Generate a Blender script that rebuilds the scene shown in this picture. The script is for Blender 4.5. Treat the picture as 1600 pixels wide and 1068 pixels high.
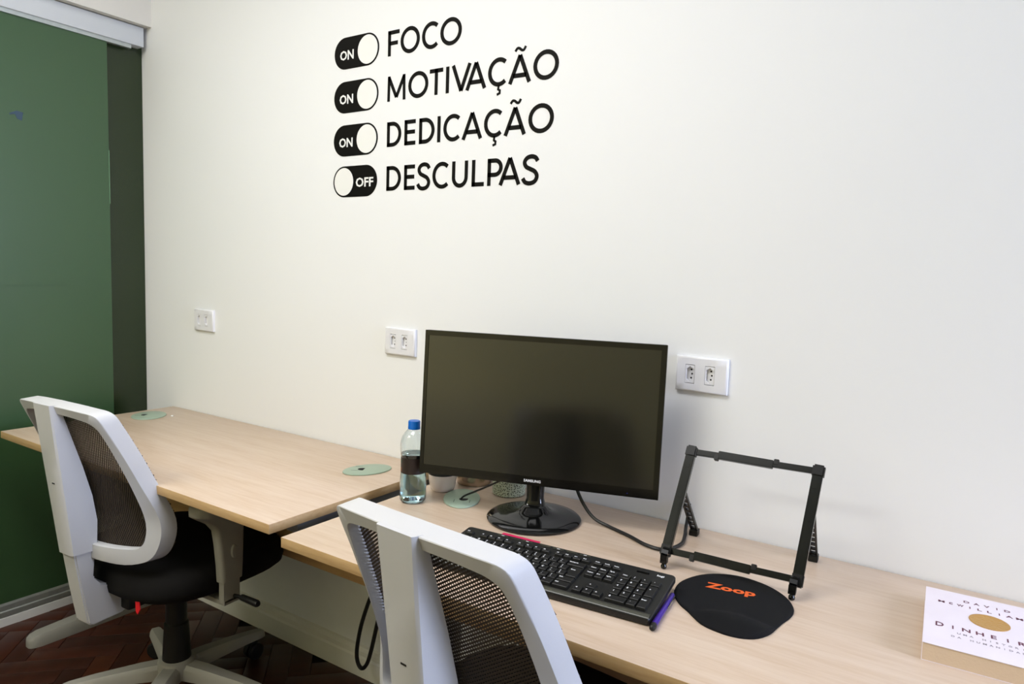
import bpy, bmesh, math, random
from math import sin, cos, pi, radians, sqrt, atan2
from mathutils import Vector, Matrix
random.seed(7)
for o in list(bpy.data.objects): bpy.data.objects.remove(o)
S = bpy.context.scene
COL = S.collection

# ------------------------------------------------------------------ camera
cam_d = bpy.data.cameras.new('camera'); cam = bpy.data.objects.new('camera', cam_d); COL.objects.link(cam)
CAM = Vector((2.7809, -1.5593, 1.3061))
YAW, PITCH, ROLL, FPX = radians(33.2827), radians(5.5146), radians(2.0082), 1094.47
fwd = Vector((-sin(YAW)*cos(PITCH), cos(YAW)*cos(PITCH), -sin(PITCH)))
rt = Vector((cos(YAW), sin(YAW), 0)); up = rt.cross(fwd)
r2 = rt*cos(ROLL) + up*sin(ROLL); u2 = -rt*sin(ROLL) + up*cos(ROLL)
cam.matrix_world = Matrix(((r2.x, u2.x, -fwd.x, CAM.x), (r2.y, u2.y, -fwd.y, CAM.y), (r2.z, u2.z, -fwd.z, CAM.z), (0, 0, 0, 1)))
cam_d.sensor_width = 36; cam_d.lens = FPX/1600*36; cam_d.clip_start = .02
S.camera = cam

# ------------------------------------------------------------------ view, world, lights
S.view_settings.view_transform = 'Standard'; S.view_settings.look = 'None'
S.view_settings.gamma = 1; S.view_settings.use_curve_mapping = False
S.view_settings.exposure = 0.07
W = bpy.data.worlds.new('sky'); S.world = W; W.use_nodes = True
W.node_tree.nodes['Background'].inputs[0].default_value = (.62, .76, 1, 1)
W.node_tree.nodes['Background'].inputs[1].default_value = .8

def area(name, loc, target, sx, sy, power, color, spread=180):
    d = bpy.data.lights.new(name, 'AREA'); d.shape = 'RECTANGLE'; d.size = sx; d.size_y = sy
    d.energy = power; d.color = color; d.spread = radians(spread)
    o = bpy.data.objects.new(name, d); COL.objects.link(o); o.location = loc
    o.rotation_euler = (Vector(target)-Vector(loc)).to_track_quat('-Z', 'Y').to_euler()
    return o
WIN_Y0, WIN_Y1, WIN_Z0, WIN_Z1, RX, FY, CH = -.86, -.10, .95, 2.3, 5.0, -3.2, 2.75
area('daylight', (RX+.32, (WIN_Y0+WIN_Y1)/2, (WIN_Z0+WIN_Z1)/2+.1), (1.5, -.75, .9), .8, 1.45, 146, (.64, .73, 1))
area('ceiling_lamp_glow', (1.45, -1.25, CH-.07), (1.45, -1.25, 0), 1.7, .55, 30, (.985, .98, 1))
area('added_rear_light', (.75, -2.5, CH-.07), (.75, -2.5, 0), 1.15, .5, 29, (.98, .99, .93))  # unseen lamp, added to brighten the opposite wall that the screen mirrors
area('added_corridor_light', (-.95, -.9, 2.6), (-.9, -.9, 1.2), .6, 1.2, 3.5, (1, .95, .85))  # unseen light added behind the glass so its upper part is brighter

# ------------------------------------------------------------------ materials
def srgb(r, g, b):
    f = lambda c: (c/255/12.92 if c/255 <= .04045 else ((c/255+.055)/1.055)**2.4)
    return (f(r), f(g), f(b), 1)
def mat(name, col, rough=.5, metal=0, spec=.5, trans=0, ior=1.45, coat=0, bump=None, vary=None, sheen=0):
    m = bpy.data.materials.new(name); m.use_nodes = True
    nt = m.node_tree; b = nt.nodes['Principled BSDF']
    b.inputs['Base Color'].default_value = col; b.inputs['Roughness'].default_value = rough
    b.inputs['Metallic'].default_value = metal; b.inputs['Specular IOR Level'].default_value = spec
    b.inputs['Transmission Weight'].default_value = trans; b.inputs['IOR'].default_value = ior
    b.inputs['Coat Weight'].default_value = coat
    if bump or vary:
        tc = nt.nodes.new('ShaderNodeTexCoord')
    if bump:
        n = nt.nodes.new('ShaderNodeTexNoise'); n.inputs['Scale'].default_value = bump[0]; n.inputs['Detail'].default_value = 4
        bp = nt.nodes.new('ShaderNodeBump'); bp.inputs['Strength'].default_value = bump[1]; bp.inputs['Distance'].default_value = .002
        nt.links.new(tc.outputs['Object'], n.inputs['Vector']); nt.links.new(n.outputs['Fac'], bp.inputs['Height'])
        nt.links.new(bp.outputs['Normal'], b.inputs['Normal'])
    if vary:
        n = nt.nodes.new('ShaderNodeTexNoise'); n.inputs['Scale'].default_value = vary[0]; n.inputs['Detail'].default_value = 3
        mx = nt.nodes.new('ShaderNodeMix'); mx.data_type = 'RGBA'
        mx.inputs['A'].default_value = col; mx.inputs['B'].default_value = vary[1]
        nt.links.new(tc.outputs['Object'], n.inputs['Vector']); nt.links.new(n.outputs['Fac'], mx.inputs['Factor'])
        nt.links.new(mx.outputs['Result'], b.inputs['Base Color'])
    return m
def wood(name, c1, c2, c3, scale, rough=.38, rot=(0, 0, 0)):
    m = bpy.data.materials.new(name); m.use_nodes = True; nt = m.node_tree; b = nt.nodes['Principled BSDF']
    tc = nt.nodes.new('ShaderNodeTexCoord'); mp = nt.nodes.new('ShaderNodeMapping'); mp.inputs['Scale'].default_value = scale
    mp.inputs['Rotation'].default_value = rot
    n = nt.nodes.new('ShaderNodeTexNoise'); n.inputs['Scale'].default_value = 1; n.inputs['Detail'].default_value = 6; n.inputs['Roughness'].default_value = .62
    n.inputs['Distortion'].default_value = .25
    n2 = nt.nodes.new('ShaderNodeTexNoise'); n2.inputs['Scale'].default_value = .22; n2.inputs['Detail'].default_value = 2
    cr = nt.nodes.new('ShaderNodeValToRGB'); e = cr.color_ramp.elements
    e[0].position = .33; e[0].color = c1; e[1].position = .7; e[1].color = c3
    k = e.new(.5); k.color = c2
    ad = nt.nodes.new('ShaderNodeMix'); ad.data_type = 'FLOAT'; ad.inputs['Factor'].default_value = .4
    nt.links.new(tc.outputs['Object'], mp.inputs['Vector']); nt.links.new(mp.outputs['Vector'], n.inputs['Vector']); nt.links.new(mp.outputs['Vector'], n2.inputs['Vector'])
    nt.links.new(n.outputs['Fac'], ad.inputs['A']); nt.links.new(n2.outputs['Fac'], ad.inputs['B'])
    nt.links.new(ad.outputs['Result'], cr.inputs['Fac']); nt.links.new(cr.outputs['Color'], b.inputs['Base Color'])
    b.inputs['Roughness'].default_value = rough
    return m
M = {}
M['wall'] = mat('white_wall_paint', srgb(235, 236, 236), .6, bump=(60, .06))
M['wall2'] = mat('olive_grey_wall_paint', srgb(218, 209, 160), .6)
M['cream'] = mat('cream_wall_paint', srgb(208, 204, 194), .6)
M['header'] = mat('satin_rail', srgb(196, 199, 200), .4)
M['beige'] = mat('beige_lacquer', srgb(206, 196, 156), .45)
M['ceil'] = mat('ceiling_paint', srgb(238, 238, 235), .8)
M['trimw'] = mat('white_skirting_paint', srgb(226, 224, 216), .5, bump=(30, .04))
M['desk'] = wood('beech_laminate', srgb(191, 166, 141), srgb(200, 178, 156), srgb(207, 188, 168), (9, 120, 9), .36)
M['edge'] = wood('beech_edge_band', srgb(180, 146, 100), srgb(192, 159, 113), srgb(200, 171, 127), (14, 60, 160), .45)
M['panel'] = wood('beech_modesty_panel', srgb(178, 140, 96), srgb(190, 154, 108), srgb(200, 166, 122), (6, 60, 60), .5)
M['parq'] = [wood('dark_parquet_%s' % n, a, b, c, (30, 5, 30), .42) for n, a, b, c in (
    ('red', srgb(50, 20, 9), srgb(60, 25, 11), srgb(72, 32, 14)), ('brown', srgb(44, 18, 9), srgb(54, 23, 11), srgb(64, 29, 14)),
    ('amber', srgb(60, 26, 10), srgb(72, 33, 13), srgb(84, 40, 17)), ('deep', srgb(40, 16, 8), srgb(49, 20, 10), srgb(58, 25, 12)))]
M['grout'] = mat('parquet_joint', srgb(20, 9, 5), .8)
M['frost'] = mat('frosted_green_glass', (.070, .155, .062, 1), .30, trans=.5, ior=1.5, bump=(900, .12))
M['dglass'] = mat('dark_green_glass', (.016, .030, .007, 1), .25, trans=.15, ior=1.5)
M['gedge'] = mat('glass_edge', srgb(120, 165, 125), .15, spec=.7)
M['blue_tone'] = mat('flat_blue', srgb(44, 66, 82), .35)
M['alu'] = mat('brushed_aluminium', srgb(190, 195, 192), .42, metal=.7, vary=(40, srgb(165, 172, 168)))
M['white'] = mat('white_lacquer', srgb(226, 227, 228), .35)
M['plast'] = mat('light_grey_plastic', srgb(198, 198, 199), .42, bump=(420, .05))
M['arm'] = mat('grey_armrest_plastic', srgb(150, 148, 138), .5, bump=(420, .05))
M['cbase'] = mat('grey_chair_base', srgb(158, 155, 146), .45)
M['fab'] = mat('black_seat_fabric', srgb(24, 23, 23), .9, spec=.2, bump=(900, .3))
M['mesh'] = mat('dark_mesh_yarn', srgb(60, 52, 45), .7, spec=.3)
M['black'] = mat('black_plastic', srgb(16, 16, 15), .45)
M['gloss'] = mat('gloss_black_plastic', srgb(10, 10, 9), .09, spec=.55)
M['bezel'] = mat('dark_bezel_plastic', srgb(11, 10, 7), .14, spec=.6, ior=1.5)
M['screen'] = mat('matte_screen', srgb(11, 11, 7), .17, spec=.85, ior=1.65, vary=(14, srgb(15, 15, 11)))
M['kb'] = mat('keyboard_plastic', srgb(22, 22, 20), .42, bump=(600, .08))
M['key'] = mat('key_plastic', srgb(20, 20, 19), .38)
M['lip'] = mat('keyboard_palm_edge', srgb(64, 64, 54), .3)
M['ink'] = mat('white_ink', srgb(225, 225, 225), .6)
M['vinyl'] = mat('black_vinyl', srgb(9, 8, 4), .6, spec=.15)
M['vwhite'] = mat('white_vinyl', srgb(236, 236, 232), .5)
M['stand'] = mat('dark_green_black_plastic', srgb(15, 17, 12), .2, spec=.45)
M['sjoint'] = mat('black_joint_plastic', srgb(11, 11, 9), .4, spec=.35)
M['pad'] = mat('black_pad_cloth', srgb(17, 17, 18), .85, spec=.2, bump=(1200, .3))
M['orange'] = mat('orange_print', srgb(222, 92, 28), .7)
M['leg'] = mat('grey_steel_paint', srgb(140, 138, 130), .45)
M['steelleg'] = mat('blue_grey_steel', srgb(118, 122, 128), .35, metal=.3)
M['grom'] = mat('pale_green_plastic', srgb(150, 168, 148), .4)
M['dark'] = mat('dark_hole', srgb(9, 10, 8), .8)
M['pet'] = mat('clear_bottle_plastic', (.93, .98, 1, 1), .04, trans=1, ior=1.42, bump=(70, .25))
M['water'] = mat('water', (.60, .87, .95, 1), .0, trans=1, ior=1.33)
M['cap'] = mat('blue_cap', srgb(0, 98, 190), .35)
M['label'] = mat('dark_brown_label', srgb(32, 22, 20), .4)
M['lorange'] = mat('label_orange', srgb(190, 110, 50), .6)
M['lgreen'] = mat('label_green', srgb(20, 80, 60), .6)
M['ceram'] = mat('white_ceramic', srgb(226, 212, 200), .18, coat=.4)
M['steel'] = mat('brushed_steel', srgb(176, 162, 146), .24, metal=1)
M['purple'] = mat('purple_metal', srgb(64, 34, 150), .3, metal=.4)
M['chrome'] = mat('chrome', srgb(200, 200, 200), .15, metal=1)
M['pink'] = mat('crimson_card', srgb(206, 28, 84), .5)
M['cable'] = mat('black_cable_rubber', srgb(16, 16, 15), .42)
M['cover'] = mat('white_book_cover', srgb(218, 207, 213), .45, vary=(18, srgb(228, 220, 226)))
M['pages'] = mat('cream_paper_edge', srgb(216, 194, 168), .9, bump=(300, .2))
M['gold'] = mat('gold_foil', srgb(196, 152, 82), .38, metal=.55, bump=(220, .8))
M['maroon'] = mat('maroon_ink', srgb(96, 48, 66), .7)
M['greyink'] = mat('grey_ink', srgb(150, 140, 148), .7)
M['paper'] = mat('white_paper', srgb(226, 226, 224), .8)
M['red'] = mat('red_tag', srgb(220, 20, 30), .6)
M['outlet'] = mat('white_outlet_plastic', srgb(228, 228, 231), .3)
M['lamp'] = mat('lamp_frame', srgb(230, 230, 230), .5)
m = bpy.data.materials.new('lamp_diffuser'); m.use_nodes = True
m.node_tree.nodes['Principled BSDF'].inputs['Emission Color'].default_value = (1, .95, .86, 1)
m.node_tree.nodes['Principled BSDF'].inputs['Emission Strength'].default_value = 1.5
M['diff'] = m
# speckled cup: pale green with dark dots printed on it
m = mat('speckled_green_glaze', srgb(178, 186, 160), .4); nt = m.node_tree; b = nt.nodes['Principled BSDF']
tc = nt.nodes.new('ShaderNodeTexCoord'); vo = nt.nodes.new('ShaderNodeTexVoronoi'); vo.inputs['Scale'].default_value = 185
cr = nt.nodes.new('ShaderNodeValToRGB'); cr.color_ramp.interpolation = 'CONSTANT'
cr.color_ramp.elements[0].color = srgb(48, 52, 42); cr.color_ramp.elements[1].position = .27; cr.color_ramp.elements[1].color = srgb(178, 186, 160)
sx_ = nt.nodes.new('ShaderNodeSeparateXYZ'); at = nt.nodes.new('ShaderNodeMath'); at.operation = 'ARCTAN2'; ml = nt.nodes.new('ShaderNodeMath'); ml.operation = 'MULTIPLY'; ml.inputs[1].default_value = .043
cx_ = nt.nodes.new('ShaderNodeCombineXYZ'); vo.voronoi_dimensions = '2D'; vo.inputs['Randomness'].default_value = .75
nt.links.new(tc.outputs['Object'], sx_.inputs[0]); nt.links.new(sx_.outputs['Y'], at.inputs[0]); nt.links.new(sx_.outputs['X'], at.inputs[1]); nt.links.new(at.outputs[0], ml.inputs[0])
nt.links.new(ml.outputs[0], cx_.inputs['X']); nt.links.new(sx_.outputs['Z'], cx_.inputs['Y'])
nt.links.new(cx_.outputs[0], vo.inputs['Vector']); nt.links.new(vo.outputs['Distance'], cr.inputs['Fac']); nt.links.new(cr.outputs['Color'], b.inputs['Base Color'])
M['speck'] = m
# window pane: clear sheet, mostly see-through with a slight mirror
m = bpy.data.materials.new('window_pane_glass'); m.use_nodes = True; nt = m.node_tree; nt.nodes.remove(nt.nodes['Principled BSDF'])
t = nt.nodes.new('ShaderNodeBsdfTransparent'); g = nt.nodes.new('ShaderNodeBsdfGlossy'); g.inputs['Roughness'].default_value = .02
f = nt.nodes.new('ShaderNodeFresnel'); mx = nt.nodes.new('ShaderNodeMixShader')
nt.links.new(f.outputs[0], mx.inputs[0]); nt.links.new(t.outputs[0], mx.inputs[1]); nt.links.new(g.outputs[0], mx.inputs[2])
nt.links.new(mx.outputs[0], nt.nodes['Material Output'].inputs[0])
M['pane'] = m

# ------------------------------------------------------------------ mesh helpers
class MB:
    def __init__(s): s.v = []; s.f = []
    def add(s, vs, fs):
        k = len(s.v); s.v += [tuple(p) for p in vs]; s.f += [tuple(i+k for i in f) for f in fs]; return s
    def box(s, x0, x1, y0, y1, z0, z1, bev=0):
        if bev <= 0:
            vs = [(x, y, z) for z in (z0, z1) for y in (y0, y1) for x in (x0, x1)]
            return s.add(vs, [(0, 2, 3, 1), (4, 5, 7, 6), (0, 1, 5, 4), (2, 6, 7, 3), (0, 4, 6, 2), (1, 3, 7, 5)])
        bm = bmesh.new(); bmesh.ops.create_cube(bm, size=1)
        for v in bm.verts: v.co = ((x0+x1)/2+v.co.x*(x1-x0), (y0+y1)/2+v.co.y*(y1-y0), (z0+z1)/2+v.co.z*(z1-z0))
        bmesh.ops.bevel(bm, geom=list(bm.edges), offset=bev, segments=2, affect='EDGES', profile=.5)
        return s.bm(bm)
    def bm(s, bm, mtx=None):
        bm.verts.index_update(); vs = [(mtx @ v.co if mtx else v.co) for v in bm.verts]
        s.add(vs, [[v.index for v in f.verts] for f in bm.faces]); bm.free(); return s
    def prism(s, poly, axis, a, b, bev=0):
        """extrude a 2D polygon; axis 'z': poly=(x,y); 'x': poly=(y,z); 'y': poly=(x,z)"""
        n = len(poly)
        P = {'z': lambda p, h: (p[0], p[1], h), 'x': lambda p, h: (h, p[0], p[1]), 'y': lambda p, h: (p[0], h, p[1])}[axis]
        if bev > 0:
            cx = sum(p[0] for p in poly)/n; cy = sum(p[1] for p in poly)/n
            rm = max(sqrt((p[0]-cx)**2+(p[1]-cy)**2) for p in poly)
            k = 1-bev/rm; sh = [(cx+(p[0]-cx)*k, cy+(p[1]-cy)*k) for p in poly]
            sg = 1 if b > a else -1
            rings = [(sh, a), (poly, a+sg*bev), (poly, b-sg*bev), (sh, b)]
        else: rings = [(poly, a), (poly, b)]
        vs = [P(p, h) for r, h in rings for p in r]
        fs = []
        for k in range(len(rings)-1):
            for i in range(n):
                j = (i+1) % n; fs.append((k*n+i, k*n+j, (k+1)*n+j, (k+1)*n+i))
        fs += [tuple(range(n))[::-1], tuple(range((len(rings)-1)*n, len(rings)*n))]
        return s.add(vs, fs)
    def lathe(s, prof, n=32, c=(0, 0, 0), sx=1, sy=1, cap=True):
        vs = []; fs = []
        for r, z in prof:
            for i in range(n):
                t = 2*pi*i/n; vs.append((c[0]+r*sx*cos(t), c[1]+r*sy*sin(t), c[2]+z))
        for k in range(len(prof)-1):
            for i in range(n):
                j = (i+1) % n; fs.append((k*n+i, k*n+j, (k+1)*n+j, (k+1)*n+i))
        if cap: fs += [tuple(range(n))[::-1], tuple(range((len(prof)-1)*n, len(prof)*n))]
        return s.add(vs, fs)
    def tube(s, pts, r, n=8):
        pts = [Vector(p) for p in pts]; vs = []; fs = []; N = len(pts); ref = None
        for i, p in enumerate(pts):
            t = (pts[min(i+1, N-1)]-pts[max(i-1, 0)]).normalized()
            if ref is None: ref = Vector((0, 0, 1)) if abs(t.z) < .9 else Vector((1, 0, 0))
            a = (ref-t*ref.dot(t)).normalized(); b = t.cross(a); ref = a
            rr = r[i] if isinstance(r, (list, tuple)) else r
            for k in range(n):
                q = 2*pi*k/n; vs.append(p+a*rr*cos(q)+b*rr*sin(q))
        for i in range(N-1):
            for k in range(n):
                j = (k+1) % n; fs.append((i*n+k, i*n+j, (i+1)*n+j, (i+1)*n+k))
        fs += [tuple(range(n))[::-1], tuple(range((N-1)*n, N*n))]
        return s.add(vs, fs)
    def beam(s, p, q, w, h, upv=(0, 0, 1)):
        """rectangular bar from p to q, width w, height h (h along upv as far as possible)"""
        p = Vector(p); q = Vector(q); t = (q-p).normalized(); u = Vector(upv); u = (u-t*u.dot(t)).normalized(); a = t.cross(u)
        vs = [e+a*x*w/2+u*y*h/2 for e in (p, q) for x, y in ((-1, -1), (1, -1), (1, 1), (-1, 1))]
        return s.add(vs, [(3, 2, 1, 0), (4, 5, 6, 7), (0, 1, 5, 4), (1, 2, 6, 5), (2, 3, 7, 6), (3, 0, 4, 7)])
    def mesh(s, name, mats, smooth=True, angle=32, bev=0):
        me = bpy.data.meshes.new(name); me.from_pydata(s.v, [], s.f)
        b = bmesh.new(); b.from_mesh(me); bmesh.ops.recalc_face_normals(b, faces=b.faces)
        if bev: bmesh.ops.bevel(b, geom=[e for e in b.edges if len(e.link_faces) == 2 and e.calc_face_angle(0) > .6], offset=bev, segments=2, affect='EDGES', clamp_overlap=True)
        b.to_mesh(me); b.free()
        if smooth:
            me.polygons.foreach_set('use_smooth', [True]*len(me.polygons)); me.set_sharp_from_angle(angle=radians(angle))
        for mm in (mats if isinstance(mats, (list, tuple)) else [mats]): me.materials.append(mm)
        return me
def put(name, me, parent=None, loc=(0, 0, 0), rot=(0, 0, 0), **props):
    o = bpy.data.objects.new(name, me); COL.objects.link(o); o.location = loc; o.rotation_euler = rot
    if parent: o.parent = parent
    for k, v in props.items(): o[k] = v
    return o
def part(name, mb, m, parent, loc=(0, 0, 0), rot=(0, 0, 0), smooth=True, angle=32, bev=0, **props):
    return put(name, mb.mesh(name, m, smooth, angle, bev), parent, loc, rot, **props)
def thing(name, label, cat, loc=(0, 0, 0), rot=(0, 0, 0), group=None):
    o = put(name, None, None, loc, rot, label=label, category=cat)
    if group: o['group'] = group
    return o
def tag(o, label, cat, group=None):
    o['label'] = label; o['category'] = cat
    if group: o['group'] = group
    return o
def struct(name, mb, m, **k):
    o = part(name, mb, m, None, **k); o['kind'] = 'structure'; return o
def crom(P, n=4, closed=False):
    P = [Vector(p) for p in P]; N = len(P); out = []
    for i in range(N if closed else N-1):
        a, b, c, d = (P[(i-1) % N], P[i], P[(i+1) % N], P[(i+2) % N]) if closed else (P[max(i-1, 0)], P[i], P[i+1], P[min(i+2, N-1)])
        for k in range(n):
            t = k/n; out.append(.5*((2*b)+(c-a)*t+(2*a-5*b+4*c-d)*t*t+(3*b-a-3*c+d)*t**3))
    if not closed: out.append(P[-1])
    return out
def rrect(x0, x1, y0, y1, r, n=4):
    out = []
    for cx, cy, a in ((x1-r, y1-r, 0), (x0+r, y1-r, 90), (x0+r, y0+r, 180), (x1-r, y0+r, 270)):
        for k in range(n+1):
            t = radians(a+90*k/n); out.append((cx+r*cos(t), cy+r*sin(t)))
    return out
_txt = {}
def text_geo(body, off=0):
    """flat outline letters, from the built-in font: (verts, faces, bbox)"""
    if (body, off) in _txt: return _txt[(body, off)]
    c = bpy.data.curves.new('text', 'FONT'); c.body = body; c.size = 1; c.resolution_u = 2; c.offset = off
    o = bpy.data.objects.new('text', c); COL.objects.link(o)
    me = bpy.data.meshes.new_from_object(o.evaluated_get(bpy.context.evaluated_depsgraph_get()))
    vs = [tuple(v.co) for v in me.vertices]; fs = [tuple(p.vertices) for p in me.polygons]
    bpy.data.objects.remove(o); bpy.data.curves.remove(c); bpy.data.meshes.remove(me)
    x0, x1 = min(v[0] for v in vs), max(v[0] for v in vs); y0, y1 = min(v[1] for v in vs), max(v[1] for v in vs)
    _txt[(body, off)] = (vs, fs, (x0, x1, y0, y1)); return _txt[(body, off)]
def text_mb(body, w, h, thick=.0003, mb=None, ox=0, oy=0, bold=0, italic=0, size=None):
    """letters fitted to a w x h box centred on (ox, oy) in the XY plane, with a little thickness; w or h may be None"""
    vs, fs, (x0, x1, y0, y1) = text_geo(body, bold)
    bw, bh = x1-x0, y1-y0
    sx = size if size else (w/bw if w else h/bh); sy = size if size else (h/bh if h else sx)
    mb = mb or MB(); n = len(vs)
    for dx in (0,):
        P = [((v[0]-x0)*sx-bw*sx/2+ox+dx+italic*((v[1]-y0)*sy), (v[1]-y0)*sy-bh*sy/2+oy) for v in vs]
        V = [(p[0], p[1], 0) for p in P]+[(p[0], p[1], thick) for p in P]
        cnt = {}
        for f in fs:
            for i in range(len(f)):
                e = (f[i], f[(i+1) % len(f)]); cnt[e] = 1
        side = [(a, b, b+n, a+n) for (a, b) in cnt if (b, a) not in cnt]
        mb.add(V, [tuple(i+n for i in f) for f in fs]+side)
    return mb

# ================================================================== STRUCTURE
struct('wall_back', MB().box(-1.6, RX+.1, 0, .12, -.1, CH+.1), M['wall'], smooth=False)
struct('wall_front', MB().box(-1.6, RX+.1, FY-.12, FY, -.1, CH+.1), M['wall2'], smooth=False)
struct('ceiling', MB().box(-1.6, RX+.1, FY-.1, .1, CH, CH+.1), M['ceil'], smooth=False)
struct('wall_left', MB().box(-.10, .04, FY, 0, 2.206, CH, 0).box(-.10, .04, FY, -2.3, 0, 2.206), M['cream'], smooth=False)
struct('wall_corridor', MB().box(-1.6, -1.5, FY, 0, -.1, CH), M['wall'], smooth=False)
wr = MB().box(RX, RX+.12, FY, WIN_Y0, -.1, CH).box(RX, RX+.12, WIN_Y1, 0, -.1, CH).box(RX, RX+.12, WIN_Y0, WIN_Y1, -.1, WIN_Z0).box(RX, RX+.12, WIN_Y0, WIN_Y1, WIN_Z1, CH)
struct('wall_right', wr, M['wall'], smooth=False)
w1 = struct('window_1', MB().box(RX+.03, RX+.08, WIN_Y0, WIN_Y0+.05, WIN_Z0, WIN_Z1).box(RX+.03, RX+.08, WIN_Y1-.05, WIN_Y1, WIN_Z0, WIN_Z1)
            .box(RX+.03, RX+.08, WIN_Y0, WIN_Y1, WIN_Z0, WIN_Z0+.05).box(RX+.03, RX+.08, WIN_Y0, WIN_Y1, WIN_Z1-.05, WIN_Z1)
            .box(RX+.03, RX+.08, (WIN_Y0+WIN_Y1)/2-.03, (WIN_Y0+WIN_Y1)/2+.03, WIN_Z0, WIN_Z1), M['white'], smooth=False)
for a, b in ((WIN_Y0+.05, (WIN_Y0+WIN_Y1)/2-.03), ((WIN_Y0+WIN_Y1)/2+.03, WIN_Y1-.05)):
    part('pane', MB().box(RX+.052, RX+.056, a, b, WIN_Z0+.05, WIN_Z1-.05), M['pane'], w1, smooth=False)
# skirting board along the back wall: lower plinth, step and top roll
sk = [(0, 0), (-.018, 0), (-.018, .062), (-.013, .068), (-.013, .083), (-.007, .095), (0, .098)]
struct('baseboard_back', MB().prism(sk, 'x', .045, RX), M['trimw'], smooth=False)

# floor: dark parquet in a herringbone; blocks in view one by one, the rest joined
fl = struct('floor', MB().box(-1.6, RX+.1, FY-.1, .1, -.1, -.011), M['grout'], smooth=False)
L, Wd = .28, .07; far = [MB() for _ in range(4)]
blocks = [MB().box(-L/2+.0006, L/2-.0006, -Wd/2+.0006, Wd/2-.0006, -.011, 0, .0012).mesh('plank', m_) for m_ in M['parq']]
A45 = radians(45); near_n = 0
for i in range(-40, 60):
    for j in range(-40, 40):
        # herringbone cell: a horizontal and a vertical block per step
        for kind in (0, 1):
            bx = i*Wd + j*2*L/2; by = i*Wd - j*L
            bx, by = (i*Wd + j*L, i*Wd - j*L)
            if kind == 0: cx, cy, ro = bx+L/2, by+Wd/2, 0
            else: cx, cy, ro = bx+L+Wd/2-L+(-Wd), by+L/2+0, pi/2
            X = cx*cos(A45)-cy*sin(A45)+.3; Y = cx*sin(A45)+cy*cos(A45)-.6
            if not (-1.45 < X < RX-.02 and FY-.05 < Y < .06): continue
            k = random.choice((0, 0, 1, 1, 2, 3)); dz = random.uniform(-.0008, 0)
            if -.05 < X < 1.75 and -.95 < Y < .06 and near_n < 290:
                put('plank', blocks[k], fl, (X, Y, dz), (0, 0, A45+ro)); near_n += 1
            else:
                c_, s_ = cos(A45+ro), sin(A45+ro)
                far[k].add([(X+a*c_-b*s_, Y+a*s_+b*c_, z) for z in (-.011, dz) for a, b in ((-L/2, -Wd/2), (L/2, -Wd/2), (L/2, Wd/2), (-L/2, Wd/2))],
                           [(4, 5, 6, 7), (0, 1, 5, 4), (1, 2, 6, 5), (2, 3, 7, 6), (3, 0, 4, 7)])
for k in range(4): part('distant_planks', far[k], M['parq'][k], fl, smooth=False, kind='stuff')

# sliding glass door on the left side
d1 = struct('door_1', MB().box(-.045, .012, -2.3, -.015, 2.131, 2.203, .002), M['header'], angle=30)
d1['label'] = 'white top rail of the green glass sliding door'
part('track_groove', MB().box(-.030, -.016, -2.3, -.05, 2.121, 2.131).box(-.010, .004, -2.3, -.06, 2.117, 2.131), M['alu'], d1, smooth=False, label='aluminium runner under the rail')
part('fixed_pane', MB().box(-.042, -.032, -2.3, -.0, .036, 2.14), M['dglass'], d1, smooth=False, label='dark green fixed glass pane')
sp = part('sliding_pane', MB().box(-.012, -.002, -1.45, -.148, .08, 2.125, .001), M['frost'], d1, smooth=False, label='frosted green sliding glass pane')
part('pane_edge', MB().box(-.0125, -.0015, -.1486, -.1472, 1.52, 1.72), M['gedge'], sp, smooth=False)
part('film_seam', MB().box(-.002, -.0012, -1.45, -.150, 1.207, 1.211), M['frost'], sp, smooth=False)
part('blue_patch', MB().prism([(-.452, 1.776), (-.438, 1.772), (-.433, 1.800), (-.452, 1.803), (-.466, 1.796), (-.476, 1.790), (-.474, 1.786), (-.458, 1.790)], 'x', -.002, -.0012), M['blue_tone'], sp, smooth=False)  # small flat bluish patch on the sliding pane
part('bottom_rail', MB().prism([(-.014, .035), (.004, .035), (.004, .052), (.001, .056), (.001, .074), (-.004, .089), (-.014, .089)], 'y', -1.45, -.02), M['alu'], d1, smooth=False, label='ribbed aluminium rail along the glass foot')
part('threshold', MB().box(-.10, .004, -2.3, -.0, -.002, .032, .0015), M['white'], d1, smooth=False)

# ================================================================== WALL WRITING
def strip(P, t, closed=False):
    """pen stroke of width t along a 2D polyline -> list of quads as 2D points"""
    P = [Vector(p) for p in P]; N = len(P); Lp = []; Rp = []
    for i in range(N):
        a = P[i-1] if (closed or i > 0) else None; c = P[(i+1) % N] if (closed or i < N-1) else None
        d1_ = (P[i]-a).normalized() if a is not None else None; d2_ = (c-P[i]).normalized() if c is not None else None
        if d1_ is None: d1_ = d2_
        if d2_ is None: d2_ = d1_
        n1 = Vector((-d1_.y, d1_.x)); n2 = Vector((-d2_.y, d2_.x)); n = (n1+n2)
        n = n.normalized() if n.length > 1e-6 else n1
        k = t/2/max(.45, n.dot(n1)); Lp.append(P[i]+n*k); Rp.append(P[i]-n*k)
    return Lp, Rp
def stroke_mb(mb, P, t, closed=False, y0=0, y1=-.0006):
    Lp, Rp = strip(P, t, closed); N = len(Lp); vs = []
    for y in (y0, y1):
        vs += [(p.x, y, p.y) for p in Lp]+[(p.x, y, p.y) for p in Rp]
    fs = []; o = 2*N
    for i in range(N if closed else N-1):
        j = (i+1) % N
        fs += [(o+i, o+j, o+N+j, o+N+i), (i, j, o+j, o+i), (N+i, N+j, o+N+j, o+N+i)]
    if not closed: fs += [(0, N, o+N, o), (N-1, 2*N-1, o+2*N-1, o+N-1)]
    mb.add(vs, fs)
H, T = .0715, .0112
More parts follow.
